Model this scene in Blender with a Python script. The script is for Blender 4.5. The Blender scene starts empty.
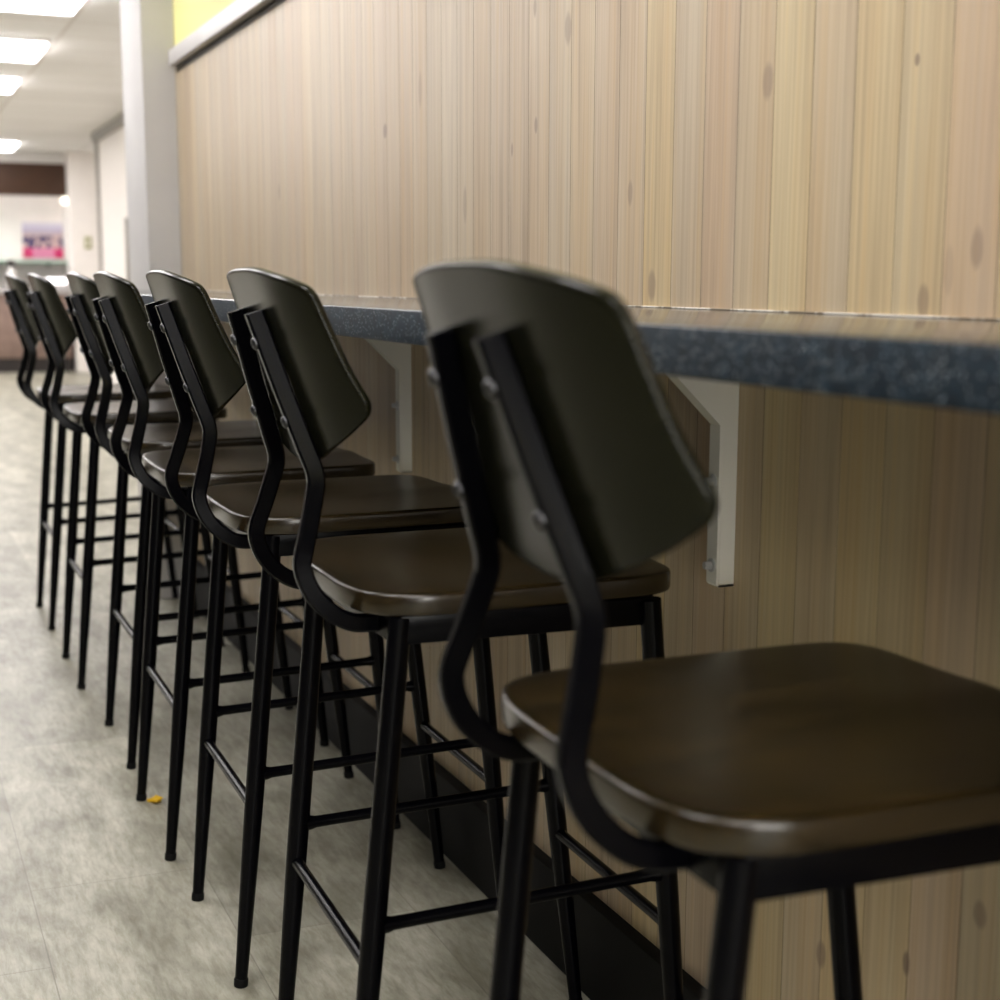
import bpy, bmesh, math, random
from mathutils import Vector, Matrix
random.seed(7)
S = bpy.context.scene
COL = S.collection

# ------------------------------------------------------------------ helpers
def lin(c):
    return tuple(((v/255)/12.92 if v/255 <= .04045 else ((v/255+.055)/1.055)**2.4) for v in c)

def new_mat(name):
    m = bpy.data.materials.new(name); m.use_nodes = True
    nt = m.node_tree; nt.nodes.clear()
    out = nt.nodes.new('ShaderNodeOutputMaterial')
    b = nt.nodes.new('ShaderNodeBsdfPrincipled')
    nt.links.new(b.outputs[0], out.inputs[0])
    return m, nt, b

def N(nt, t, **kw):
    n = nt.nodes.new(t)
    for k, v in kw.items(): setattr(n, k, v)
    return n

def setv(n, **kw):
    for k, v in kw.items():
        n.inputs[k.replace('_', ' ')].default_value = v

def coords(nt, scale=(1, 1, 1), kind='Object'):
    tc = N(nt, 'ShaderNodeTexCoord'); mp = N(nt, 'ShaderNodeMapping')
    nt.links.new(tc.outputs[kind], mp.inputs[0]); mp.inputs['Scale'].default_value = scale
    return mp.outputs[0]

def noise(nt, vec, scale, detail=4, rough=.55, dist=0.):
    n = N(nt, 'ShaderNodeTexNoise'); nt.links.new(vec, n.inputs['Vector'])
    n.inputs['Scale'].default_value = scale; n.inputs['Detail'].default_value = detail
    n.inputs['Roughness'].default_value = rough; n.inputs['Distortion'].default_value = dist
    return n.outputs['Fac']

def ramp(nt, fac, stops):
    r = N(nt, 'ShaderNodeValToRGB'); nt.links.new(fac, r.inputs[0])
    e = r.color_ramp.elements
    while len(e) < len(stops): e.new(.5)
    for k, (p, c) in enumerate(stops):
        e[k].position = p; e[k].color = (*c, 1) if len(c) == 3 else c
    return r.outputs[0]

def mixc(nt, a, b, fac, mode='MIX'):
    m = N(nt, 'ShaderNodeMix', data_type='RGBA', blend_type=mode)
    for sock, v in ((m.inputs[0], fac), (m.inputs[6], a), (m.inputs[7], b)):
        if hasattr(v, 'is_linked'): nt.links.new(v, sock)
        else: sock.default_value = v if isinstance(v, (int, float)) else (*v, 1)
    return m.outputs[2]

def math_(nt, op, a, b=None, c=None, clamp=False):
    m = N(nt, 'ShaderNodeMath', operation=op, use_clamp=clamp)
    for k, v in enumerate((a, b, c)):
        if v is None: continue
        if hasattr(v, 'is_linked'): nt.links.new(v, m.inputs[k])
        else: m.inputs[k].default_value = v
    return m.outputs[0]

def bump(nt, b, h, strength=.1, dist=.002):
    n = N(nt, 'ShaderNodeBump'); n.inputs['Strength'].default_value = strength; n.inputs['Distance'].default_value = dist
    nt.links.new(h, n.inputs['Height']); nt.links.new(n.outputs[0], b.inputs['Normal'])

def plain(name, col, rough=.5, metal=0., var=.06, spec=.5, coat=0., bumpy=0.):
    m, nt, b = new_mat(name)
    c = lin(col)
    f = noise(nt, coords(nt), 9., 3)
    lo = tuple(v*(1-var) for v in c); hi = tuple(min(1, v*(1+var)) for v in c)
    nt.links.new(ramp(nt, f, [(.3, lo), (.7, hi)]), b.inputs['Base Color'])
    b.inputs['Roughness'].default_value = rough; b.inputs['Metallic'].default_value = metal
    b.inputs['Specular IOR Level'].default_value = spec
    b.inputs['Coat Weight'].default_value = coat
    if bumpy: bump(nt, b, noise(nt, coords(nt), 400., 2), bumpy, .0005)
    return m

def emit(name, col, strength):
    m, nt, b = new_mat(name)
    b.inputs['Base Color'].default_value = (.8, .8, .8, 1)
    b.inputs['Emission Color'].default_value = (*col, 1); b.inputs['Emission Strength'].default_value = strength
    return m

# mesh building: everything goes through bmesh
def obj(name, bm, mat, parent=None, smooth=True, angle=40):
    bmesh.ops.recalc_face_normals(bm, faces=bm.faces[:])
    me = bpy.data.meshes.new(name); bm.to_mesh(me); bm.free()
    if smooth:
        me.polygons.foreach_set('use_smooth', [True]*len(me.polygons))
        me.set_sharp_from_angle(angle=math.radians(angle))
    o = bpy.data.objects.new(name, me); COL.objects.link(o)
    if mat: me.materials.append(mat)
    if parent: o.parent = parent
    return o

def tag(o, label=None, cat=None, group=None, kind=None):
    if label: o['label'] = label
    if cat: o['category'] = cat
    if group: o['group'] = group
    if kind: o['kind'] = kind
    return o

def thing(name, label, cat, loc=(0, 0, 0), rotz=0., group=None):
    o = bpy.data.objects.new(name, None); COL.objects.link(o)
    o.empty_display_size = .1
    o.location = loc; o.rotation_euler = (0, 0, rotz)
    return tag(o, label, cat, group)

def box(bm, lo, hi, bev=0., seg=2):
    r = bmesh.ops.create_cube(bm, size=1.)
    vs = r['verts']
    for v in vs:
        v.co = Vector([lo[k] + (v.co[k]+.5)*(hi[k]-lo[k]) for k in range(3)])
    if bev:
        es = list({e for v in vs for e in v.link_edges})
        bmesh.ops.bevel(bm, geom=es, offset=bev, segments=seg, affect='EDGES', profile=.5)
    return bm

def rings(bm, loops, cap=True, closed=True):
    rs = [[bm.verts.new(p) for p in l] for l in loops]
    n = len(rs[0])
    for a, b in zip(rs, rs[1:]):
        for k in range(n if closed else n-1):
            bm.faces.new((a[k], a[(k+1) % n], b[(k+1) % n], b[k]))
    if cap:
        bm.faces.new(rs[0][::-1]); bm.faces.new(rs[-1])
    return rs

def tube(bm, pts, radii, seg=20):
    pts = [Vector(p) for p in pts]
    loops = []
    t0 = (pts[1]-pts[0]).normalized()
    up = Vector((0, 0, 1)) if abs(t0.z) < .8 else Vector((1, 0, 0))
    for k, p in enumerate(pts):
        t = (pts[min(k+1, len(pts)-1)]-pts[max(k-1, 0)]).normalized()
        a = t.cross(up).normalized(); b = t.cross(a).normalized()
        r = radii[k] if isinstance(radii, (list, tuple)) else radii
        loops.append([p + a*r*math.cos(2*math.pi*j/seg) + b*r*math.sin(2*math.pi*j/seg) for j in range(seg)])
    rings(bm, loops)
    return bm

def prism(bm, poly, axis, lo, hi, bev=0.):
    """closed polygon (2-D) pushed along an axis; the other two axes take the polygon in order"""
    ax = [k for k in range(3) if k != axis]
    def P(q, d):
        v = [0, 0, 0]; v[ax[0]], v[ax[1]] = q; v[axis] = d
        return v
    rs = rings(bm, [[P(q, lo) for q in poly], [P(q, hi) for q in poly]])
    if bev:
        es = [e for e in bm.edges if all(v in rs[0] for v in e.verts) or all(v in rs[1] for v in e.verts)]
        bmesh.ops.bevel(bm, geom=es, offset=bev, segments=2, affect='EDGES', profile=.5)
    return bm

def dome(bm, c, n, r, h, seg=16):
    """a bolt head: washer rim and rounded cap along direction n"""
    c = Vector(c); n = Vector(n).normalized()
    a = n.orthogonal().normalized(); b = n.cross(a)
    prof = [(r, 0), (r, h*.35), (r*.86, h*.7), (r*.55, h*.95), (r*.3, h), (r*.28, h*.6), (.0006, h*.55)]
    rings(bm, [[c + n*d + (a*math.cos(2*math.pi*j/seg)+b*math.sin(2*math.pi*j/seg))*q for j in range(seg)] for q, d in prof])
    return bm

def round_poly(pts, rad, seg=6):
    out = []
    n = len(pts)
    for k in range(n):
        p = Vector(pts[k]); a = Vector(pts[k-1]); b = Vector(pts[(k+1) % n])
        r = rad[k] if isinstance(rad, (list, tuple)) else rad
        u = (a-p).normalized(); w = (b-p).normalized()
        if r <= 0: out.append(p); continue
        p0 = p+u*r; p1 = p+w*r
        for j in range(seg+1):
            t = j/seg
            out.append(p0*(1-t)**2 + p*2*t*(1-t) + p1*t*t)
    return out

def catmull(pts, n=6):
    pts = [Vector(p) for p in pts]
    out = []
    for k in range(len(pts)-1):
        p0 = pts[max(k-1, 0)]; p1 = pts[k]; p2 = pts[k+1]; p3 = pts[min(k+2, len(pts)-1)]
        for j in range(n):
            t = j/n
            out.append(.5*((2*p1)+(p2-p0)*t+(2*p0-5*p1+4*p2-p3)*t*t+(3*p1-p0-3*p2+p3)*t**3))
    out.append(pts[-1])
    return out

# ------------------------------------------------------------------ materials
M = {}
M['metal'] = plain('black_powder_coat', (3, 3, 6), .26, 0., .08, .12, 0., .03)
M['rubber'] = plain('black_rubber', (6, 6, 6), .7, 0., .06, .2)
M['bolt'] = plain('dark_bolt_steel', (70, 70, 72), .28, .85)
M['zinc'] = plain('galvanised_bolt', (196, 197, 198), .3, .35)
M['bracket'] = plain('grey_white_enamel', (236, 235, 228), .42, 0., .03)
M['white'] = plain('white_wall_paint', (226, 223, 219), .7, 0., .02)
M['greywall'] = plain('grey_wall_paint', (84, 82, 78), .7, 0., .02)
M['column'] = plain('column_paint', (196, 194, 193), .6, 0., .02, .3)
M['warmwhite'] = plain('warm_white_paint', (246, 240, 235), .6, 0., .02)
M['yellow'] = plain('lime_yellow_paint', (248, 244, 168), .6, 0., .02)
M['ledge'] = plain('white_ledge_paint', (208, 205, 206), .35, 0., .02)
M['darktrim'] = plain('dark_olive_strip', (58, 50, 30), .6)
M['kick'] = plain('black_skirting', (9, 9, 8), .65, 0., .1, .15)
M['brown'] = plain('dark_brown_bulkhead', (62, 38, 22), .5, 0., .12)
M['greytrim'] = plain('grey_trim', (150, 146, 140), .5)
def mat_caulk():
    m, nt, b = new_mat('worn_white_caulk')
    f = noise(nt, coords(nt, (1, 9, 1)), 1.6, 4, .7)
    nt.links.new(ramp(nt, f, [(.44, lin((132, 118, 98))), (.54, lin((226, 222, 214)))]), b.inputs['Base Color'])
    b.inputs['Roughness'].default_value = .45
    return m
M['caulk'] = mat_caulk()
M['tan'] = plain('brown_counter_front', (140, 118, 108), .5, 0., .2)
M['darkbase'] = plain('dark_plinth', (40, 34, 32), .6)
M['glass'] = plain('green_shelf_glass', (120, 160, 140), .15)
M['steel'] = plain('pale_steel', (200, 196, 196), .3, .3)
M['crumb'] = plain('yellow_scrap', (222, 176, 20), .5, 0., .25)
M['switch'] = plain('olive_switch', (170, 170, 120), .5)
M['panel'] = emit('light_diffuser', (1, .965, .975), 8.2)
M['farpanel'] = emit('far_light_diffuser', (1, .965, .975), 8.5)
M['window_glow'] = emit('added_window_glow', (1, .98, .93), 9.)  # glowing pane of the added, unseen window
M['globe'] = emit('warm_globe', (1, .9, .72), 2.2)
M['glow'] = emit('bright_lamp', (1, .95, .95), 2.5)

def mat_veneer():
    m, nt, b = new_mat('dark_veneer')
    v = coords(nt, (6, 1.2, 14))
    f = noise(nt, v, 6., 5, .6, .4)
    nt.links.new(ramp(nt, f, [(.3, lin((16, 17, 8))), (.7, lin((23, 23, 12)))]), b.inputs['Base Color'])
    b.inputs['Roughness'].default_value = .24
    b.inputs['Specular IOR Level'].default_value = .2
    return m
M['veneer'] = mat_veneer()

def mat_seat():
    m, nt, b = new_mat('dark_walnut_seat')
    v = coords(nt, (1.4, 12, 6))
    f = noise(nt, v, 4., 6, .6, .8)
    g = noise(nt, coords(nt, (2.2, 5, 2)), 2.2, 2)
    c = ramp(nt, f, [(.28, lin((25, 19, 7))), (.5, lin((41, 31, 12))), (.75, lin((60, 46, 19)))])
    c = mixc(nt, c, ramp(nt, g, [(.35, lin((110, 105, 98))), (.65, (1, 1, 1))]), .7, 'MULTIPLY')
    nt.links.new(c, b.inputs['Base Color'])
    b.inputs['Roughness'].default_value = .24
    b.inputs['Specular IOR Level'].default_value = .65
    bump(nt, b, f, .05, .001)
    return m
M['seat'] = mat_seat()

def mat_granite():
    m, nt, b = new_mat('blue_black_granite')
    v = coords(nt)
    f = noise(nt, v, 60., 6, .7)
    c = ramp(nt, f, [(.3, lin((8, 18, 26))), (.55, lin((22, 40, 52))), (.75, lin((40, 62, 76)))])
    vo = N(nt, 'ShaderNodeTexVoronoi'); nt.links.new(v, vo.inputs['Vector']); vo.inputs['Scale'].default_value = 290.
    near = math_(nt, 'LESS_THAN', vo.outputs['Distance'], .26)
    sep = N(nt, 'ShaderNodeSeparateColor'); nt.links.new(vo.outputs['Color'], sep.inputs[0])
    pick = math_(nt, 'GREATER_THAN', sep.outputs[0], .8)
    c = mixc(nt, c, lin((205, 214, 218)), math_(nt, 'MULTIPLY', math_(nt, 'MULTIPLY', near, pick), .5))
    nt.links.new(c, b.inputs['Base Color'])
    ge = N(nt, 'ShaderNodeNewGeometry'); sx = N(nt, 'ShaderNodeSeparateXYZ'); nt.links.new(ge.outputs['Normal'], sx.inputs[0])
    nt.links.new(math_(nt, 'MULTIPLY_ADD', math_(nt, 'ABSOLUTE', sx.outputs[2]), -.40, .5), b.inputs['Roughness'])   # polished top, honed edge
    b.inputs['Specular IOR Level'].default_value = .45
    return m
M['granite'] = mat_granite()

# knots on the boards: (y, z, half width, half height, darkness)
KNOTS = [(1.650, 1.340, .011, .020, .5), (1.360, 1.329, .004, .006, .8), (1.250, 1.139, .009, .019, .5),
         (1.331, 1.086, .009, .017, .55), (1.940, 1.100, .011, .020, .55), (1.292, 1.118, .008, .022, .25),
         (2.012, 1.228, .007, .016, .5), (3.144, 1.406, .012, .014, .7), (2.353, 1.350, .006, .012, .65),
         (2.231, 1.480, .012, .022, .5), (2.677, 1.239, .009, .030, .4), (2.921, 1.464, .01, .03, .4),
         (1.189, .477, .010, .014, .6), (1.467, .318, .009, .016, .65), (1.304, .376, .006, .013, .85),
         (2.454, 1.319, .004, .010, .6), (4.05, 1.33, .012, .02, .35), (1.72, .52, .008, .014, .4), (2.36, 1.53, .006, .014, .5)]

def mat_boards():
    m, nt, b = new_mat('limed_pine_boards')
    tone = N(nt, 'ShaderNodeAttribute', attribute_name='tone')
    seed = N(nt, 'ShaderNodeAttribute', attribute_name='seed')
    tc = N(nt, 'ShaderNodeTexCoord')
    off = N(nt, 'ShaderNodeVectorMath', operation='ADD'); nt.links.new(tc.outputs['Object'], off.inputs[0])
    nt.links.new(seed.outputs['Vector'], off.inputs[1])
    mp = N(nt, 'ShaderNodeMapping'); nt.links.new(off.outputs[0], mp.inputs[0]); mp.inputs['Scale'].default_value = (1, 46, 1.3)
    g1 = noise(nt, mp.outputs[0], 1., 4, .55, .6)
    mp2 = N(nt, 'ShaderNodeMapping'); nt.links.new(off.outputs[0], mp2.inputs[0]); mp2.inputs['Scale'].default_value = (1, 170, 2.4)
    g2 = noise(nt, mp2.outputs[0], 1., 2, .5)
    mp3 = N(nt, 'ShaderNodeMapping'); nt.links.new(off.outputs[0], mp3.inputs[0]); mp3.inputs['Scale'].default_value = (1, 14, 1.1)
    g3 = noise(nt, mp3.outputs[0], 1., 2, .5)
    c = mixc(nt, tone.outputs['Color'], ramp(nt, g1, [(.28, lin((224, 219, 216))), (.5, (1, 1, 1)), (.72, lin((255, 246, 228)))]), .75, 'MULTIPLY')
    c = mixc(nt, c, ramp(nt, g2, [(.3, lin((222, 216, 212))), (.6, (1, 1, 1))]), .55, 'MULTIPLY')
    c = mixc(nt, c, ramp(nt, g3, [(.35, lin((242, 230, 216))), (.6, (1, 1, 1))]), .6, 'MULTIPLY')
    sp = N(nt, 'ShaderNodeSeparateXYZ'); nt.links.new(tc.outputs['Object'], sp.inputs[0])
    wob = noise(nt, tc.outputs['Object'], 45., 2)
    for (y, z, hw, hh, d) in KNOTS:
        a = math_(nt, 'DIVIDE', math_(nt, 'SUBTRACT', sp.outputs[1], y), hw)
        e = math_(nt, 'DIVIDE', math_(nt, 'SUBTRACT', sp.outputs[2], z), hh)
        r = math_(nt, 'ADD', math_(nt, 'MULTIPLY', a, a), math_(nt, 'MULTIPLY', e, e))
        r = math_(nt, 'ADD', r, math_(nt, 'MULTIPLY', wob, .7))
        k = math_(nt, 'SMOOTH_MIN', math_(nt, 'SUBTRACT', 1.9, r, clamp=True), 1., .2)
        c = mixc(nt, c, lin((134, 112, 98)), math_(nt, 'MULTIPLY', k, d))
    nt.links.new(c, b.inputs['Base Color'])
    b.inputs['Roughness'].default_value = .42
    b.inputs['Specular IOR Level'].default_value = .36
    bump(nt, b, g2, .06, .001)
    return m
M['boards'] = mat_boards()

def mat_floor():
    m, nt, b = new_mat('grey_vinyl_planks')
    tc = N(nt, 'ShaderNodeTexCoord')
    mp = N(nt, 'ShaderNodeMapping'); nt.links.new(tc.outputs['Object'], mp.inputs[0])
    mp.inputs['Rotation'].default_value = (0, 0, math.pi/2)
    mp.inputs['Location'].default_value = (-.32, .785, 0)
    br = N(nt, 'ShaderNodeTexBrick'); nt.links.new(mp.outputs[0], br.inputs['Vector'])
    br.inputs['Scale'].default_value = 1.; br.inputs['Brick Width'].default_value = .94; br.inputs['Row Height'].default_value = .31
    br.inputs['Mortar Size'].default_value = .0012; br.inputs['Mortar Smooth'].default_value = .2
    br.inputs['Color1'].default_value = (0, 0, 0, 1); br.inputs['Color2'].default_value = (1, 1, 1, 1)
    br.offset = .37
    base = mixc(nt, lin((166, 164, 150)), lin((194, 192, 177)), br.outputs['Color'])
    big = noise(nt, coords(nt, (9., 3.2, 1)), 1., 6, .62, .3)
    strk = noise(nt, coords(nt, (70, 12, 1)), 1., 5, .7, .3)
    bl = noise(nt, coords(nt, (26, 13, 1)), 1., 4, .6, .6)
    c = mixc(nt, base, ramp(nt, big, [(.36, lin((172, 170, 161))), (.62, (1, 1, 1))]), .75, 'MULTIPLY')
    c = mixc(nt, c, ramp(nt, strk, [(.35, lin((188, 184, 170))), (.6, (1, 1, 1))]), .65, 'MULTIPLY')
    c = mixc(nt, c, ramp(nt, bl, [(.3, lin((205, 208, 200))), (.55, (1, 1, 1)), (.8, lin((255, 250, 242)))]), .35, 'MULTIPLY')
    c = mixc(nt, c, lin((120, 116, 104)), math_(nt, 'MULTIPLY', br.outputs['Fac'], .4))
    nt.links.new(c, b.inputs['Base Color'])
    b.inputs['Roughness'].default_value = .42
    b.inputs['Specular IOR Level'].default_value = .35
    bump(nt, b, strk, .05, .001)
    return m
M['floor'] = mat_floor()

def mat_ceiling():
    m, nt, b = new_mat('ceiling_tiles')
    tc = N(nt, 'ShaderNodeTexCoord')
    mp = N(nt, 'ShaderNodeMapping'); nt.links.new(tc.outputs['Object'], mp.inputs[0])
    mp.inputs['Location'].default_value = (-.22, -.15, 0)
    br = N(nt, 'ShaderNodeTexBrick'); nt.links.new(mp.outputs[0], br.inputs['Vector'])
    br.offset = 0.; br.inputs['Scale'].default_value = 1.; br.inputs['Brick Width'].default_value = 1.2; br.inputs['Row Height'].default_value = .61
    br.inputs['Mortar Size'].default_value = .012
    br.inputs['Color1'].default_value = (*lin((232, 230, 228)), 1); br.inputs['Color2'].default_value = (*lin((240, 238, 237)), 1)
    br.inputs['Mortar'].default_value = (*lin((214, 208, 204)), 1)
    nt.links.new(br.outputs['Color'], b.inputs['Base Color']); b.inputs['Roughness'].default_value = .8
    return m
M['ceiling'] = mat_ceiling()

def mat_poster():
    """a printed sheet: pale header, a row of dark figures, a crimson band along the foot"""
    m, nt, b = new_mat('printed_poster')
    tc = N(nt, 'ShaderNodeTexCoord'); sp = N(nt, 'ShaderNodeSeparateXYZ'); nt.links.new(tc.outputs['Generated'], sp.inputs[0])
    z = sp.outputs[2]
    c = ramp(nt, z, [(0, lin((205, 30, 95))), (.26, lin((214, 60, 120))), (.30, lin((206, 170, 170))), (.62, lin((196, 170, 168))), (.78, lin((190, 180, 205))), (1, lin((226, 222, 230)))])
    f = noise(nt, coords(nt, (24, 1, 12)), 1., 2)
    mid = math_(nt, 'MULTIPLY', math_(nt, 'GREATER_THAN', z, .28), math_(nt, 'LESS_THAN', z, .62))
    c = mixc(nt, c, lin((70, 58, 104)), math_(nt, 'MULTIPLY', mid, math_(nt, 'GREATER_THAN', f, .52)))
    low = math_(nt, 'MULTIPLY', math_(nt, 'LESS_THAN', z, .27), math_(nt, 'LESS_THAN', math_(nt, 'ABSOLUTE', math_(nt, 'SUBTRACT', sp.outputs[0], .5)), .27))
    c = mixc(nt, c, lin((226, 140, 175)), low)
    nt.links.new(c, b.inputs['Base Color']); b.inputs['Roughness'].default_value = .5
    return m
M['poster'] = mat_poster()

# ------------------------------------------------------------------ the setting
H = 2.6
XL, XR, YB, YF = -4.2, 1.75, -3.6, 20.6
def slab(name, lo, hi, mat, bev=0., label=None, kind='structure'):
    o = obj(name, box(bmesh.new(), lo, hi, bev), mat, None, bool(bev))
    o['kind'] = kind
    if label: o['label'] = label
    return o
slab('floor', (XL-.1, YB-.1, -.08), (XR+.6, YF+.1, 0), M['floor'])
slab('ceiling', (XL-.1, YB-.1, H), (XR+.6, YF+.1, H+.08), M['ceiling'])
slab('wall_left', (XL-.1, YB-.1, 0), (XL, YF+.1, H), M['greywall'])
slab('wall_back', (XL, YB-.1, 0), (.3, YB, H), M['greywall'])
o = slab('added_window_1', (-2.0, YB, .75), (-.35, YB+.012, 2.15), M['window_glow'])  # unseen window, added behind the camera to light the brackets
fr = bmesh.new()
for lo, hi in (((-2.05, 0, .70), (-.30, .04, .75)), ((-2.05, 0, 2.15), (-.30, .04, 2.20)), ((-2.05, 0, .75), (-2.0, .04, 2.15)), ((-.35, 0, .75), (-.30, .04, 2.15)), ((-1.20, 0, .75), (-1.15, .04, 2.15))):
    box(fr, (lo[0], YB+lo[1], lo[2]), (hi[0], YB+hi[1], hi[2]))
obj('added_window_frame', fr, M['greytrim'], o, False)
slab('wall_far', (XL, YF, 0), (XR+.6, YF+.1, H), M['warmwhite'])
slab('wall_recess', (1.32, 5.7, 0), (1.50, 17.2, H), M['warmwhite'])
slab('wall_pillar', (1.31, 19.7, 0), (XR+.6, YF, H), M['warmwhite'])
slab('wall_side', (XR+.5, 5.7, 0), (XR+.6, YF, H), M['warmwhite'])
slab('wall_partition', (.3, 5.5, 0), (XR+.6, 5.7, H), M['white'])

Y_END = 5.45
PITCH, Y_SEAM = .0832, 1.219
TONES = {0: (204, 180, 156), 1: (212, 195, 159), 2: (214, 194, 152), 3: (205, 188, 160), 4: (215, 197, 155), 5: (203, 187, 160),
         6: (200, 180, 159), 7: (196, 182, 160), 8: (213, 195, 154), 9: (200, 182, 157), 10: (198, 180, 157), 11: (204, 187, 159)}
def board_wall():
    """one wall of upright boards with a fine V groove at every joint"""
    bm = bmesh.new()
    tl = bm.faces.layers.float_color.new('tone'); sl = bm.faces.layers.float_vector.new('seed')
    k0 = int(math.floor((YB-Y_SEAM)/PITCH)); k = k0
    rnd = random.Random(3)
    top = 1.85
    while True:
        y0 = Y_SEAM+k*PITCH; y1 = min(y0+PITCH, Y_END)
        if y0 >= Y_END-.004: break
        y0 = max(y0, YB)
        t = TONES.get(k)
        if t is None:
            base = rnd.choice([(199, 183, 160), (196, 180, 161), (203, 186, 158), (195, 178, 157), (197, 184, 163)])
            d = rnd.randint(-5, 5); t = tuple(v+d for v in base)
        t = tuple(v*.62+m_*.38 for v, m_ in zip(t, (203, 187, 156)))
        sd = (rnd.uniform(0, 50), rnd.uniform(0, 50), rnd.uniform(0, 50))
        g = .0007
        prof = [(.0016, y0), (0, y0+g), (0, y1-g), (.0016, y1)]
        vs = [[bm.verts.new((x, y, z)) for x, y in prof] for z in (0, top)]
        for j in range(3):
            f = bm.faces.new((vs[0][j], vs[1][j], vs[1][j+1], vs[0][j+1]))
            c = lin(t)
            if j != 1: c = tuple(v*.5 for v in lin(t))
            f[tl] = (*c, 1); f[sl] = sd
        k += 1
    box(bm, (.0016, YB, 0), (.3, Y_END, top))
    return bm
o = obj('wall_right', board_wall(), M['boards'], None, False); o['kind'] = 'structure'
slab('wall_upper', (0, YB, 1.85), (.3, Y_END, H), M['yellow'])
slab('wall_end', (-.108, Y_END, 0), (.3, 5.88, H), M['column'], .004)
slab('baseboard_right', (-.025, YB, 0), (0, Y_END, .157), M['kick'], .003)
slab('trim_1', (-.028, YB, 1.80), (0, 5.41, 1.85), M['ledge'], .002)          # white ledge cap
slab('trim_2', (-.003, YB, 1.784), (0, 5.41, 1.80), M['darktrim'])          # dark strip below it
slab('trim_3', (-.004, YB, 1.0704), (0, 5.3, 1.0726), M['caulk'], .001)           # caulk bead along the worktop
slab('trim_4', (1.26, 5.9, 2.52), (1.32, 17.2, H), M['greytrim'])
slab('trim_5', (1.29, 17.14, 0), (1.32, 17.2, 2.52), M['greytrim'])
slab('trim_6', (1.30, 15.30, .9), (1.32, 15.42, 1.68), M['greytrim'])

# ------------------------------------------------------------------ counter and its brackets
CZ, CT, CW = 1.0704, .0395, .4142
poly = [(-CW, YB+.02), (-.0045, YB+.02), (-.0045, 5.42), (-.12, 5.42), (-CW, 4.86)]
poly = round_poly([(a, b) for a, b in poly], [0, 0, 0, .05, .16])
o = obj('bar_counter', prism(bmesh.new(), poly, 2, CZ-CT, CZ, .0035), M['granite'], None, True, 30)
tag(o, 'long dark blue speckled stone bar counter fixed to the boarded wall', 'counter')

def bracket(y, label):
    t = thing('counter_bracket', label, 'bracket', (0, y, CZ-CT), 0, 'brackets under the bar counter')
    bm = bmesh.new(); b0 = .723-(CZ-CT)
    # leg with a triangular gusset, flat near face, folded edges
    poly = [(-.0005, b0), (-.022, b0), (-.022, -.104), (-.121, -.0055), (-.0005, -.0055)]
    prism(bm, poly, 1, 0, .003)
    prism(bm, [(-.0225, b0), (-.026, b0+.004), (-.026, -.1025), (-.022, -.1035)], 1, 0, .026)
    prism(bm, [(-.022, -.104), (-.026, -.1015), (-.126, -.004), (-.121, -.0055)], 1, 0, .026)
    prism(bm, [(-.0005, b0), (-.0225, b0), (-.0225, b0+.003), (-.0005, b0+.003)], 1, 0, .026)
    obj('bracket_leg', bm, M['bracket'], t, False)
    bm = box(bmesh.new(), (-.30, 0, -.006), (-.0005, .030, -.0004), .0008)
    obj('bracket_arm', bm, M['bracket'], t)
    for z in (.750, .858):
        bm = bmesh.new()
        tube(bm, [(-.026, .013, z-(CZ-CT)), (-.0278, .013, z-(CZ-CT))], .0088, 18)
        tube(bm, [(-.0278, .013, z-(CZ-CT)), (-.037, .013, z-(CZ-CT))], [.0058, .0052], 6)
        tag(obj('bracket_bolt', bm, M['zinc'], t, True, 30), 'galvanised hexagon bolt and washer')
    return t
bracket(1.695, 'pale grey metal bracket under the counter behind the frontmost stool')
bracket(2.985, 'pale grey bracket under the counter beyond the second stool, second of three')
bracket(4.278, 'pale grey bracket under the counter beyond the third stool, third of three')

# ------------------------------------------------------------------ bar stools
RF0, RF1 = (-.128, .1885, 0), (-.0655, .1935, .666)
FF0, FF1 = (.3295, .1768, 0), (.2616, .2014, .666)
def leg_at(a, b, s, z):
    t = z/.666
    return Vector((a[0]+(b[0]-a[0])*t, s*(a[1]+(b[1]-a[1])*t), z))
def leg_parts(a, b, s, parent):
    zs = [.004, .02, .10, .20, .29, .34, .50, .66, .722]
    rs = [.0098, .0100, .0115, .0133, .0144, .0146, .0143, .0138, .0136]
    o = obj('leg', tube(bmesh.new(), [leg_at(a, b, s, z) for z in zs], rs, 24), M['metal'], parent)
    obj('foot_cap', tube(bmesh.new(), [leg_at(a, b, s, z) for z in (0, .003, .012, .014)], [.0106, .0112, .0112, .0104], 24), M['rubber'], o)

STILE = [(-.1925, 1.0665), (-.1657, .977), (-.1435, .908), (-.1371, .8885), (-.1350, .8765), (-.1364, .8625), (-.1468, .822), (-.1575, .786),
         (-.1580, .771), (-.1530, .754), (-.1415, .7345), (-.1225, .7165), (-.1015, .7065), (-.08, .7045), (-.056, .7045)]
def stile_y(z):
    return .054+.265*(1.0665-z) if z > .79 else .1273+.12*(.79-z)
def stile_path():
    p = [Vector((x, 0, z)) for x, z in STILE]
    return p[:2] + catmull(p[2:], 5)
def stile_mesh(s):
    p = stile_path(); hd, hw, ch = .0108, .0068, .0028
    loops = []
    for k, q in enumerate(p):
        t = (p[min(k+1, len(p)-1)]-p[max(k-1, 0)]).normalized()
        n = Vector((t.z, 0, -t.x)); yv = Vector((0, 1, 0))
        c = q+yv*s*stile_y(q.z)
        loops.append([c+n*a+yv*b for a, b in ((hd-ch, hw), (hd, hw-ch), (hd, -hw+ch), (hd-ch, -hw), (-hd+ch, -hw), (-hd, -hw+ch), (-hd, hw-ch), (-hd+ch, hw))])
    bm = bmesh.new(); rings(bm, loops); return bm

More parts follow.
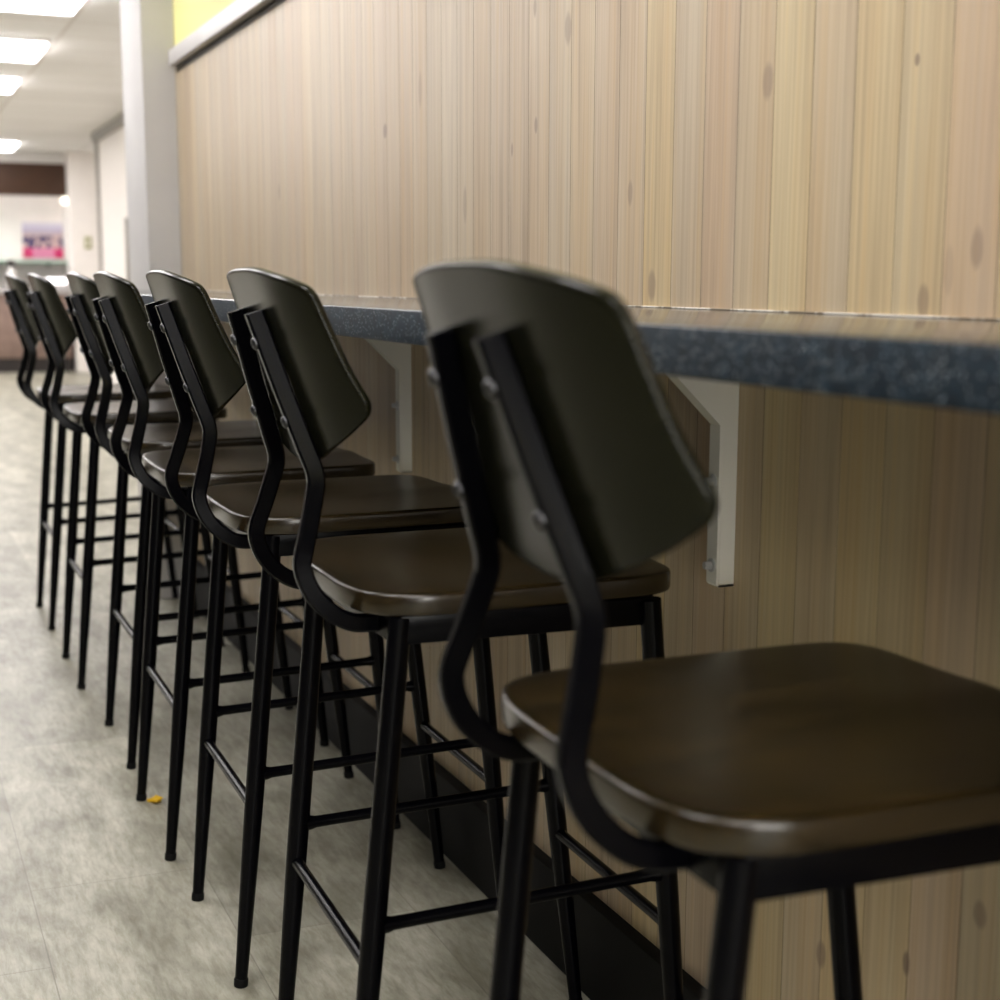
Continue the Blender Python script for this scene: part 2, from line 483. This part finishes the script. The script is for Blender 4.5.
BACK_HALF = [(0, 1.1165), (.05, 1.1160), (.10, 1.1125), (.15, 1.1058), (.177, 1.0998), (.190, 1.0952), (.1960, 1.0890), (.1995, 1.080), (.203, 1.060),
             (.2115, 1.012), (.2200, .982), (.2235, .969), (.2200, .957), (.210, .947), (.185, .9305), (.155, .9165), (.12, .9035), (.08, .892), (.04, .886), (0, .884)]
def back_x(y, z):
    return -.1515 - .302*(z-.97) + 18.8*y**4 - .0005
def backrest_mesh():
    """bent plywood shell: rows across the outline, rear skin, front skin and a rounded rim"""
    half = catmull([Vector((y, z, 0)) for y, z in BACK_HALF], 3)
    half = [(max(0., v.x), v.y) for v in half]
    outline = half + [(-y, z) for y, z in half[::-1] if y > 1e-4]
    zc = 1.0; yc = 0.
    th = .011
    nrm = Vector((1, 0, .338)).normalized()
    def P(y, z, d):
        q = Vector((back_x(y, z), y, z)); nn = Vector((1, -75.2*y**3, .302)).normalized()
        return q + nn*d
    bm = bmesh.new()
    fr = [0, .12, .26, .4, .54, .68, .8, .9, .96, 1.0]
    def skin(d, shrink_last):
        rs = []
        for f in fr[1:]:
            ff = f if f < 1 else 1-shrink_last
            rs.append([bm.verts.new(P(yc+(y-yc)*ff, zc+(z-zc)*ff, d)) for y, z in outline])
        c = bm.verts.new(P(yc, zc, d)); n = len(outline)
        for k in range(n): bm.faces.new((c, rs[0][k], rs[0][(k+1) % n]))
        for a, b in zip(rs, rs[1:]):
            for k in range(n): bm.faces.new((a[k], a[(k+1) % n], b[(k+1) % n], b[k]))
        return rs[-1]
    a = skin(0, .013); e = skin(th, .013)
    n = len(outline)
    prev = a
    for ang in (36, 72, 108, 144):
        s = .013*(1-math.sin(math.radians(ang)))*1.0; d = th*(.5-.5*math.cos(math.radians(ang)))
        r = [bm.verts.new(P(y*(1-s), zc+(z-zc)*(1-s), d)) for y, z in outline]
        for k in range(n): bm.faces.new((prev[k], prev[(k+1) % n], r[(k+1) % n], r[k]))
        prev = r
    for k in range(n): bm.faces.new((prev[k], prev[(k+1) % n], e[(k+1) % n], e[k]))
    return bm

SEAT_PTS = [(-.112, .0), (-.111, .10), (-.104, .152), (-.092, .184), (-.074, .203), (-.05, .2145), (-.018, .2205), (.06, .2215), (.16, .220), (.235, .219), (.270, .211), (.290, .190), (.298, .155), (.2995, .08), (.299, 0)]
def seat_mesh():
    """saddle seat: dished top, eased rim, thick slab edge"""
    half = catmull([Vector((x, y, 0)) for x, y in SEAT_PTS], 3)
    half = [(v.x, max(0., v.y)) for v in half]
    outline = half + [(x, -y) for x, y in half[::-1][1:-1]]
    xc = .09
    bm = bmesh.new()
    def top(x, y):
        base = .7495 + .006*max(0., min(1., (x+.12)/.40))
        u = max(-1., min(1., (x-.055)/.16)); w = max(-1., min(1., y/.20))
        dish = -.0065*(1-u*u)**2*(1-w*w)**1.5 if abs(u) < 1 and abs(w) < 1 else 0
        return base + dish + .0035*math.exp(-(y/.05)**2)*max(0, (x-.10)/.19)
    n = len(outline)
    fr = [.1, .2, .3, .4, .5, .6, .7, .78, .86, .92, .965]
    rs = []
    for f in fr: rs.append([bm.verts.new((xc+(x-xc)*f, y*f, top(xc+(x-xc)*f, y*f))) for x, y in outline])
    c = bm.verts.new((xc, 0, top(xc, 0)))
    for k in range(n): bm.faces.new((c, rs[0][k], rs[0][(k+1) % n]))
    for f, dz in ((.988, -.0003), (.9965, -.0018), (1., -.0048), (1., -.0215), (.996, -.0245), (.985, -.026)):
        rs.append([bm.verts.new((xc+(x-xc)*f, y*f, top(x*.96+.0036, y*.96)+dz)) for x, y in outline])
    for f in (.8, .4): rs.append([bm.verts.new((xc+(x-xc)*f, y*f, .7255)) for x, y in outline])
    for a, b in zip(rs, rs[1:]):
        for k in range(n): bm.faces.new((a[k], a[(k+1) % n], b[(k+1) % n], b[k]))
    bm.faces.new(rs[-1][::-1])
    return bm

def make_stool():
    t = thing('bar_stool', 'x', 'bar stool')
    obj('seat', seat_mesh(), M['seat'], t, True, 50)
    # apron under the seat
    bm = bmesh.new()
    for s in (1, -1):
        a = leg_at(RF0, RF1, s, .7); b = leg_at(FF0, FF1, s, .7)
        lo = (a.x, min(s*.183, s*.205), .690); hi = (b.x, max(s*.183, s*.205), .7245)
        box(bm, lo, hi, .002)
    box(bm, (-.072, -.19, .690), (-.050, .19, .7245), .002)
    box(bm, (.246, -.19, .690), (.268, .19, .7245), .002)
    obj('seat_frame', bm, M['metal'], t)
    for a, b in ((RF0, RF1), (FF0, FF1)):
        for s in (1, -1): leg_parts(a, b, s, t)
    def rail(name, p, q, r, fl):
        p = Vector(p); q = Vector(q); d = (q-p).normalized()
        L = (q-p).length
        pts = [p, p+d*.016, p+d*.024, p+d*.05, q-d*.05, q-d*.024, q-d*.016, q]
        obj(name, tube(bmesh.new(), pts, [fl, fl, r*1.04, r, r, r*1.04, fl, fl], 18), M['metal'], t)
    for s in (1, -1):
        rail('side_stretcher', leg_at(RF0, RF1, s, .3461), leg_at(FF0, FF1, s, .3597), .0082, .0105)
    rail('rear_stretcher', leg_at(RF0, RF1, 1, .2926), leg_at(RF0, RF1, -1, .2926), .0082, .0092)
    rail('footrest', leg_at(FF0, FF1, 1, .2842), leg_at(FF0, FF1, -1, .2842), .0082, .0092)
    obj('backrest', backrest_mesh(), M['veneer'], t, True, 60)
    for s in (1, -1):
        o = obj('back_upright', stile_mesh(s), M['metal'], t, True, 30)
        dirv = Vector((-.338, 0, 1)).normalized(); nb = Vector((-1, 0, -.338)).normalized()
        for z in (1.034, .944):
            k = (z-1.0665)/(STILE[2][1]-1.0665)
            cx = STILE[0][0]+(STILE[2][0]-STILE[0][0])*k
            c = Vector((cx, s*stile_y(z), z)) + nb*.0106
            obj('bolt', dome(bmesh.new(), c, nb, .0074, .0050), M['bolt'], o)
    return t

def copy_tree(o, parent=None):
    c = o.copy(); COL.objects.link(c); c.parent = parent
    for ch in list(o.children): copy_tree(ch, c)
    return c

STOOLS = [(-.4088, 1.0614, -.0213), (-.3868, 1.8740, -.0194), (-.3857, 2.5023, -.0119), (-.3915, 3.0991, -.0113), (-.3733, 3.7117, -.0078), (-.3904, 4.4855, -.0048), (-.3870, 5.2705, .0008)]
LABELS = ['black bar stool closest to the viewer, big blurred backrest and brown seat',
          'second black bar stool of the row, between the blurred front stool and the third',
          'third black bar stool along the counter, counting from the big blurred front one',
          'fourth black bar stool, the middle one of the row of seven',
          'fifth black bar stool of the row, third from the far end',
          'sixth black bar stool, last but one towards the far kitchen',
          'seventh black bar stool, at the far end of the row beside the open aisle']
proto = make_stool()
for k, (x, y, r) in enumerate(STOOLS):
    o = proto if k == 0 else copy_tree(proto)
    o.location = (x, y, 0); o.rotation_euler = (0, 0, r)
    tag(o, LABELS[k], 'bar stool', 'bar stools along the counter')

# ------------------------------------------------------------------ scrap on the floor
bm = bmesh.new()
bmesh.ops.create_icosphere(bm, subdivisions=2, radius=1.)
rnd = random.Random(5)
for v in bm.verts:
    v.co = Vector((v.co.x*.015*(1+rnd.uniform(-.3, .3)), v.co.y*.012*(1+rnd.uniform(-.3, .3)), (v.co.z+1)*.006*(1+rnd.uniform(-.2, .4))))
o = obj('food_scrap', bm, M['crumb']); o.location = (-.492, 3.262, 0)
tag(o, 'small crumpled yellow scrap lying on the grey floor by a stool foot', 'scrap')

# ------------------------------------------------------------------ ceiling lights
def ceiling_light(x, y, label, w=1.18, d=.62, mat=None):
    t = thing('ceiling_light', label, 'ceiling light', (x, y, H), 0, 'ceiling light panels')
    bm = bmesh.new()
    box(bm, (-w/2-.015, -d/2-.015, -.022), (w/2+.015, d/2+.015, 0))
    obj('light_housing', bm, M['white'], t, False)
    obj('diffuser', box(bmesh.new(), (-w/2, -d/2, -.050), (w/2, d/2, -.021), .008), mat or (M['farpanel'] if y > 9 else M['panel']), t, True)
    return t
ceiling_light(-.43, 8.98, 'bright square ceiling light panel cut by the top edge of the picture', 1.18, .74)
ceiling_light(-.43, 11.06, 'bright ceiling light panel, second one along the aisle ceiling', 1.18, .74)
ceiling_light(-.43, 13.02, 'bright ceiling light panel, third one along the aisle ceiling', 1.18, .74)
ceiling_light(.06, 18.9, 'far dim ceiling light panel just above the dark brown bulkhead', 1.18, .9)
for y in (15.3, 17.25):
    ceiling_light(-.80, y, 'ceiling light panel over the far aisle', 1.18, .80)
for y in (9.45, 11.4, 13.35, 15.3, 17.25, 19.):
    ceiling_light(-2.7, y, 'ceiling light panel over the far aisle', 1.18, .80)
for x, y in ((-1.2, 7.5), (-1.2, 5.55), (-1.2, 3.6), (-1.2, 1.65), (-1.2, -.3), (-1.2, -2.25)):
    ceiling_light(x, y, 'ceiling light panel above the bar aisle')

# ------------------------------------------------------------------ far end of the room
o = obj('bulkhead', box(bmesh.new(), (XL+.01, 19.95, 2.10), (1.305, 20.30, 2.47), .004), M['brown'])
tag(o, 'dark brown bulkhead hanging under the far ceiling above the kitchen', 'bulkhead')
o = obj('bulkhead_soffit', box(bmesh.new(), (XL+.01, 19.98, 2.47), (1.305, 20.28, H-.001)), M['white'], None, False); o['kind'] = 'structure'
o.name = 'trim_7'
o = obj('wall_poster', box(bmesh.new(), (.83, YF-.03, 1.365), (1.308, YF-.002, 1.80)), M['poster'], None, False)
tag(o, 'printed poster with a crimson foot band on the far wall', 'poster')
t = thing('globe_lamp', 'small warm globe lamp hanging under the far bulkhead beside the white pillar', 'lamp', (1.285, 19.985, 2.11))
obj('lamp_stem', tube(bmesh.new(), [(0, 0, 0), (0, 0, -.03)], .008, 10), M['greytrim'], t)
bm = bmesh.new(); bmesh.ops.create_uvsphere(bm, u_segments=20, v_segments=12, radius=.045)
bmesh.ops.translate(bm, verts=bm.verts[:], vec=(0, 0, -.07)); obj('lamp_globe', bm, M['globe'], t)

t = thing('added_strip_light', 'unseen strip light added behind the dark brown bulkhead to brighten the far wall', 'light', (-.4, 20.42, H))  # added lamp, hidden by the bulkhead, brightens the far wall
obj('light_housing', box(bmesh.new(), (-1.6, -.05, -.05), (1.6, .05, 0)), M['white'], t, False)
obj('diffuser', box(bmesh.new(), (-1.58, -.04, -.08), (1.58, .04, -.049)), M['farpanel'], t, False)
t = thing('serving_counter', 'brown fronted serving counter with a pale worktop at the far end', 'counter', (0, 19.75, 0))
obj('counter_body', box(bmesh.new(), (XL+.05, 0, .17), (1.27, .55, .93), .004), M['tan'], t)
obj('worktop', box(bmesh.new(), (XL+.05, -.03, .93), (1.28, .58, 1.0), .006), M['steel'], t)
obj('plinth', box(bmesh.new(), (XL+.05, .03, 0), (1.25, .55, .17)), M['darkbase'], t, False)
t = thing('glass_shelf', 'pale green glass shelf across the far wall under the poster', 'shelf', (0, 20.3, 1.30))
obj('shelf_board', box(bmesh.new(), (XL+.05, -.16, 0), (1.30, .297, .02), .002), M['glass'], t)
for x in (-2., -.6, .65, 1.1):
    obj('shelf_support', box(bmesh.new(), (x, .05, -.04), (x+.02, .298, 0)), M['greytrim'], t, False)
t = thing('display_tray', 'bright white lit display tray standing on the far serving counter', 'display', (1.12, 20.0, 1.0))
obj('tray', box(bmesh.new(), (-.12, -.12, 0), (.15, .12, .05), .01), M['steel'], t)
obj('light_tube', tube(bmesh.new(), [(-.10, -.10, .085), (.13, -.10, .085)], .035, 14), M['glow'], t)
for x in (-.11, .125):
    obj('post', box(bmesh.new(), (x, -.11, .05), (x+.014, .0, .09)), M['greytrim'], t, False)
t = thing('white_bottle', 'white bottle with a dark top on the far serving counter', 'bottle', (.63, 19.98, 1.0))
obj('bottle_body', tube(bmesh.new(), [(0, 0, 0), (0, 0, .01), (0, 0, .17), (0, 0, .21), (0, 0, .25)], [.05, .055, .055, .04, .025], 16), M['white'], t)
obj('bottle_cap', tube(bmesh.new(), [(0, 0, .25), (0, 0, .30), (0, 0, .33)], [.035, .05, .03], 14), M['darkbase'], t)
t = thing('wall_switch', 'small olive switch plate on the white pillar at the far end', 'switch', (1.50, 19.7, 1.54))
obj('switch_plate', box(bmesh.new(), (-.04, -.012, -.07), (.04, 0, .07), .004), M['switch'], t)
obj('switch_rocker', box(bmesh.new(), (-.015, -.018, -.03), (.015, -.010, .03), .003), M['warmwhite'], t)

# ------------------------------------------------------------------ camera
cd = bpy.data.cameras.new('camera'); cam = bpy.data.objects.new('camera', cd); COL.objects.link(cam)
yaw, pit, rol = .4094, .1736, .0076
F = Vector((math.sin(yaw)*math.cos(pit), math.cos(yaw)*math.cos(pit), -math.sin(pit)))
R = Vector((math.cos(yaw), -math.sin(yaw), 0)); U = R.cross(F)
R2 = R*math.cos(rol)+U*math.sin(rol); U2 = -R*math.sin(rol)+U*math.cos(rol)
mw = Matrix(((R2.x, U2.x, -F.x), (R2.y, U2.y, -F.y), (R2.z, U2.z, -F.z))).to_4x4()
mw.translation = (-.9952, 0, 1.1023)
cam.matrix_world = mw
cd.sensor_width = 36; cd.sensor_fit = 'HORIZONTAL'; cd.lens = 1555.89/1000*36
cd.shift_x = -(547.59-500)/1000; cd.shift_y = (556.18-500)/1000
cd.clip_start = .05; cd.clip_end = 100
cd.dof.use_dof = True; cd.dof.focus_distance = 2.3; cd.dof.aperture_fstop = 4.8
S.camera = cam

# ------------------------------------------------------------------ world and view
w = bpy.data.worlds.new('world'); S.world = w; w.use_nodes = True
w.node_tree.nodes['Background'].inputs[0].default_value = (.9, .95, 1, 1)
w.node_tree.nodes['Background'].inputs[1].default_value = .05
S.view_settings.view_transform = 'Standard'; S.view_settings.look = 'None'
S.view_settings.exposure = .6; S.view_settings.gamma = 1.; S.view_settings.use_curve_mapping = False
S.cycles.use_denoising = True
S.cycles.max_bounces = 8; S.cycles.diffuse_bounces = 5; S.cycles.caustics_reflective = False; S.cycles.caustics_refractive = False
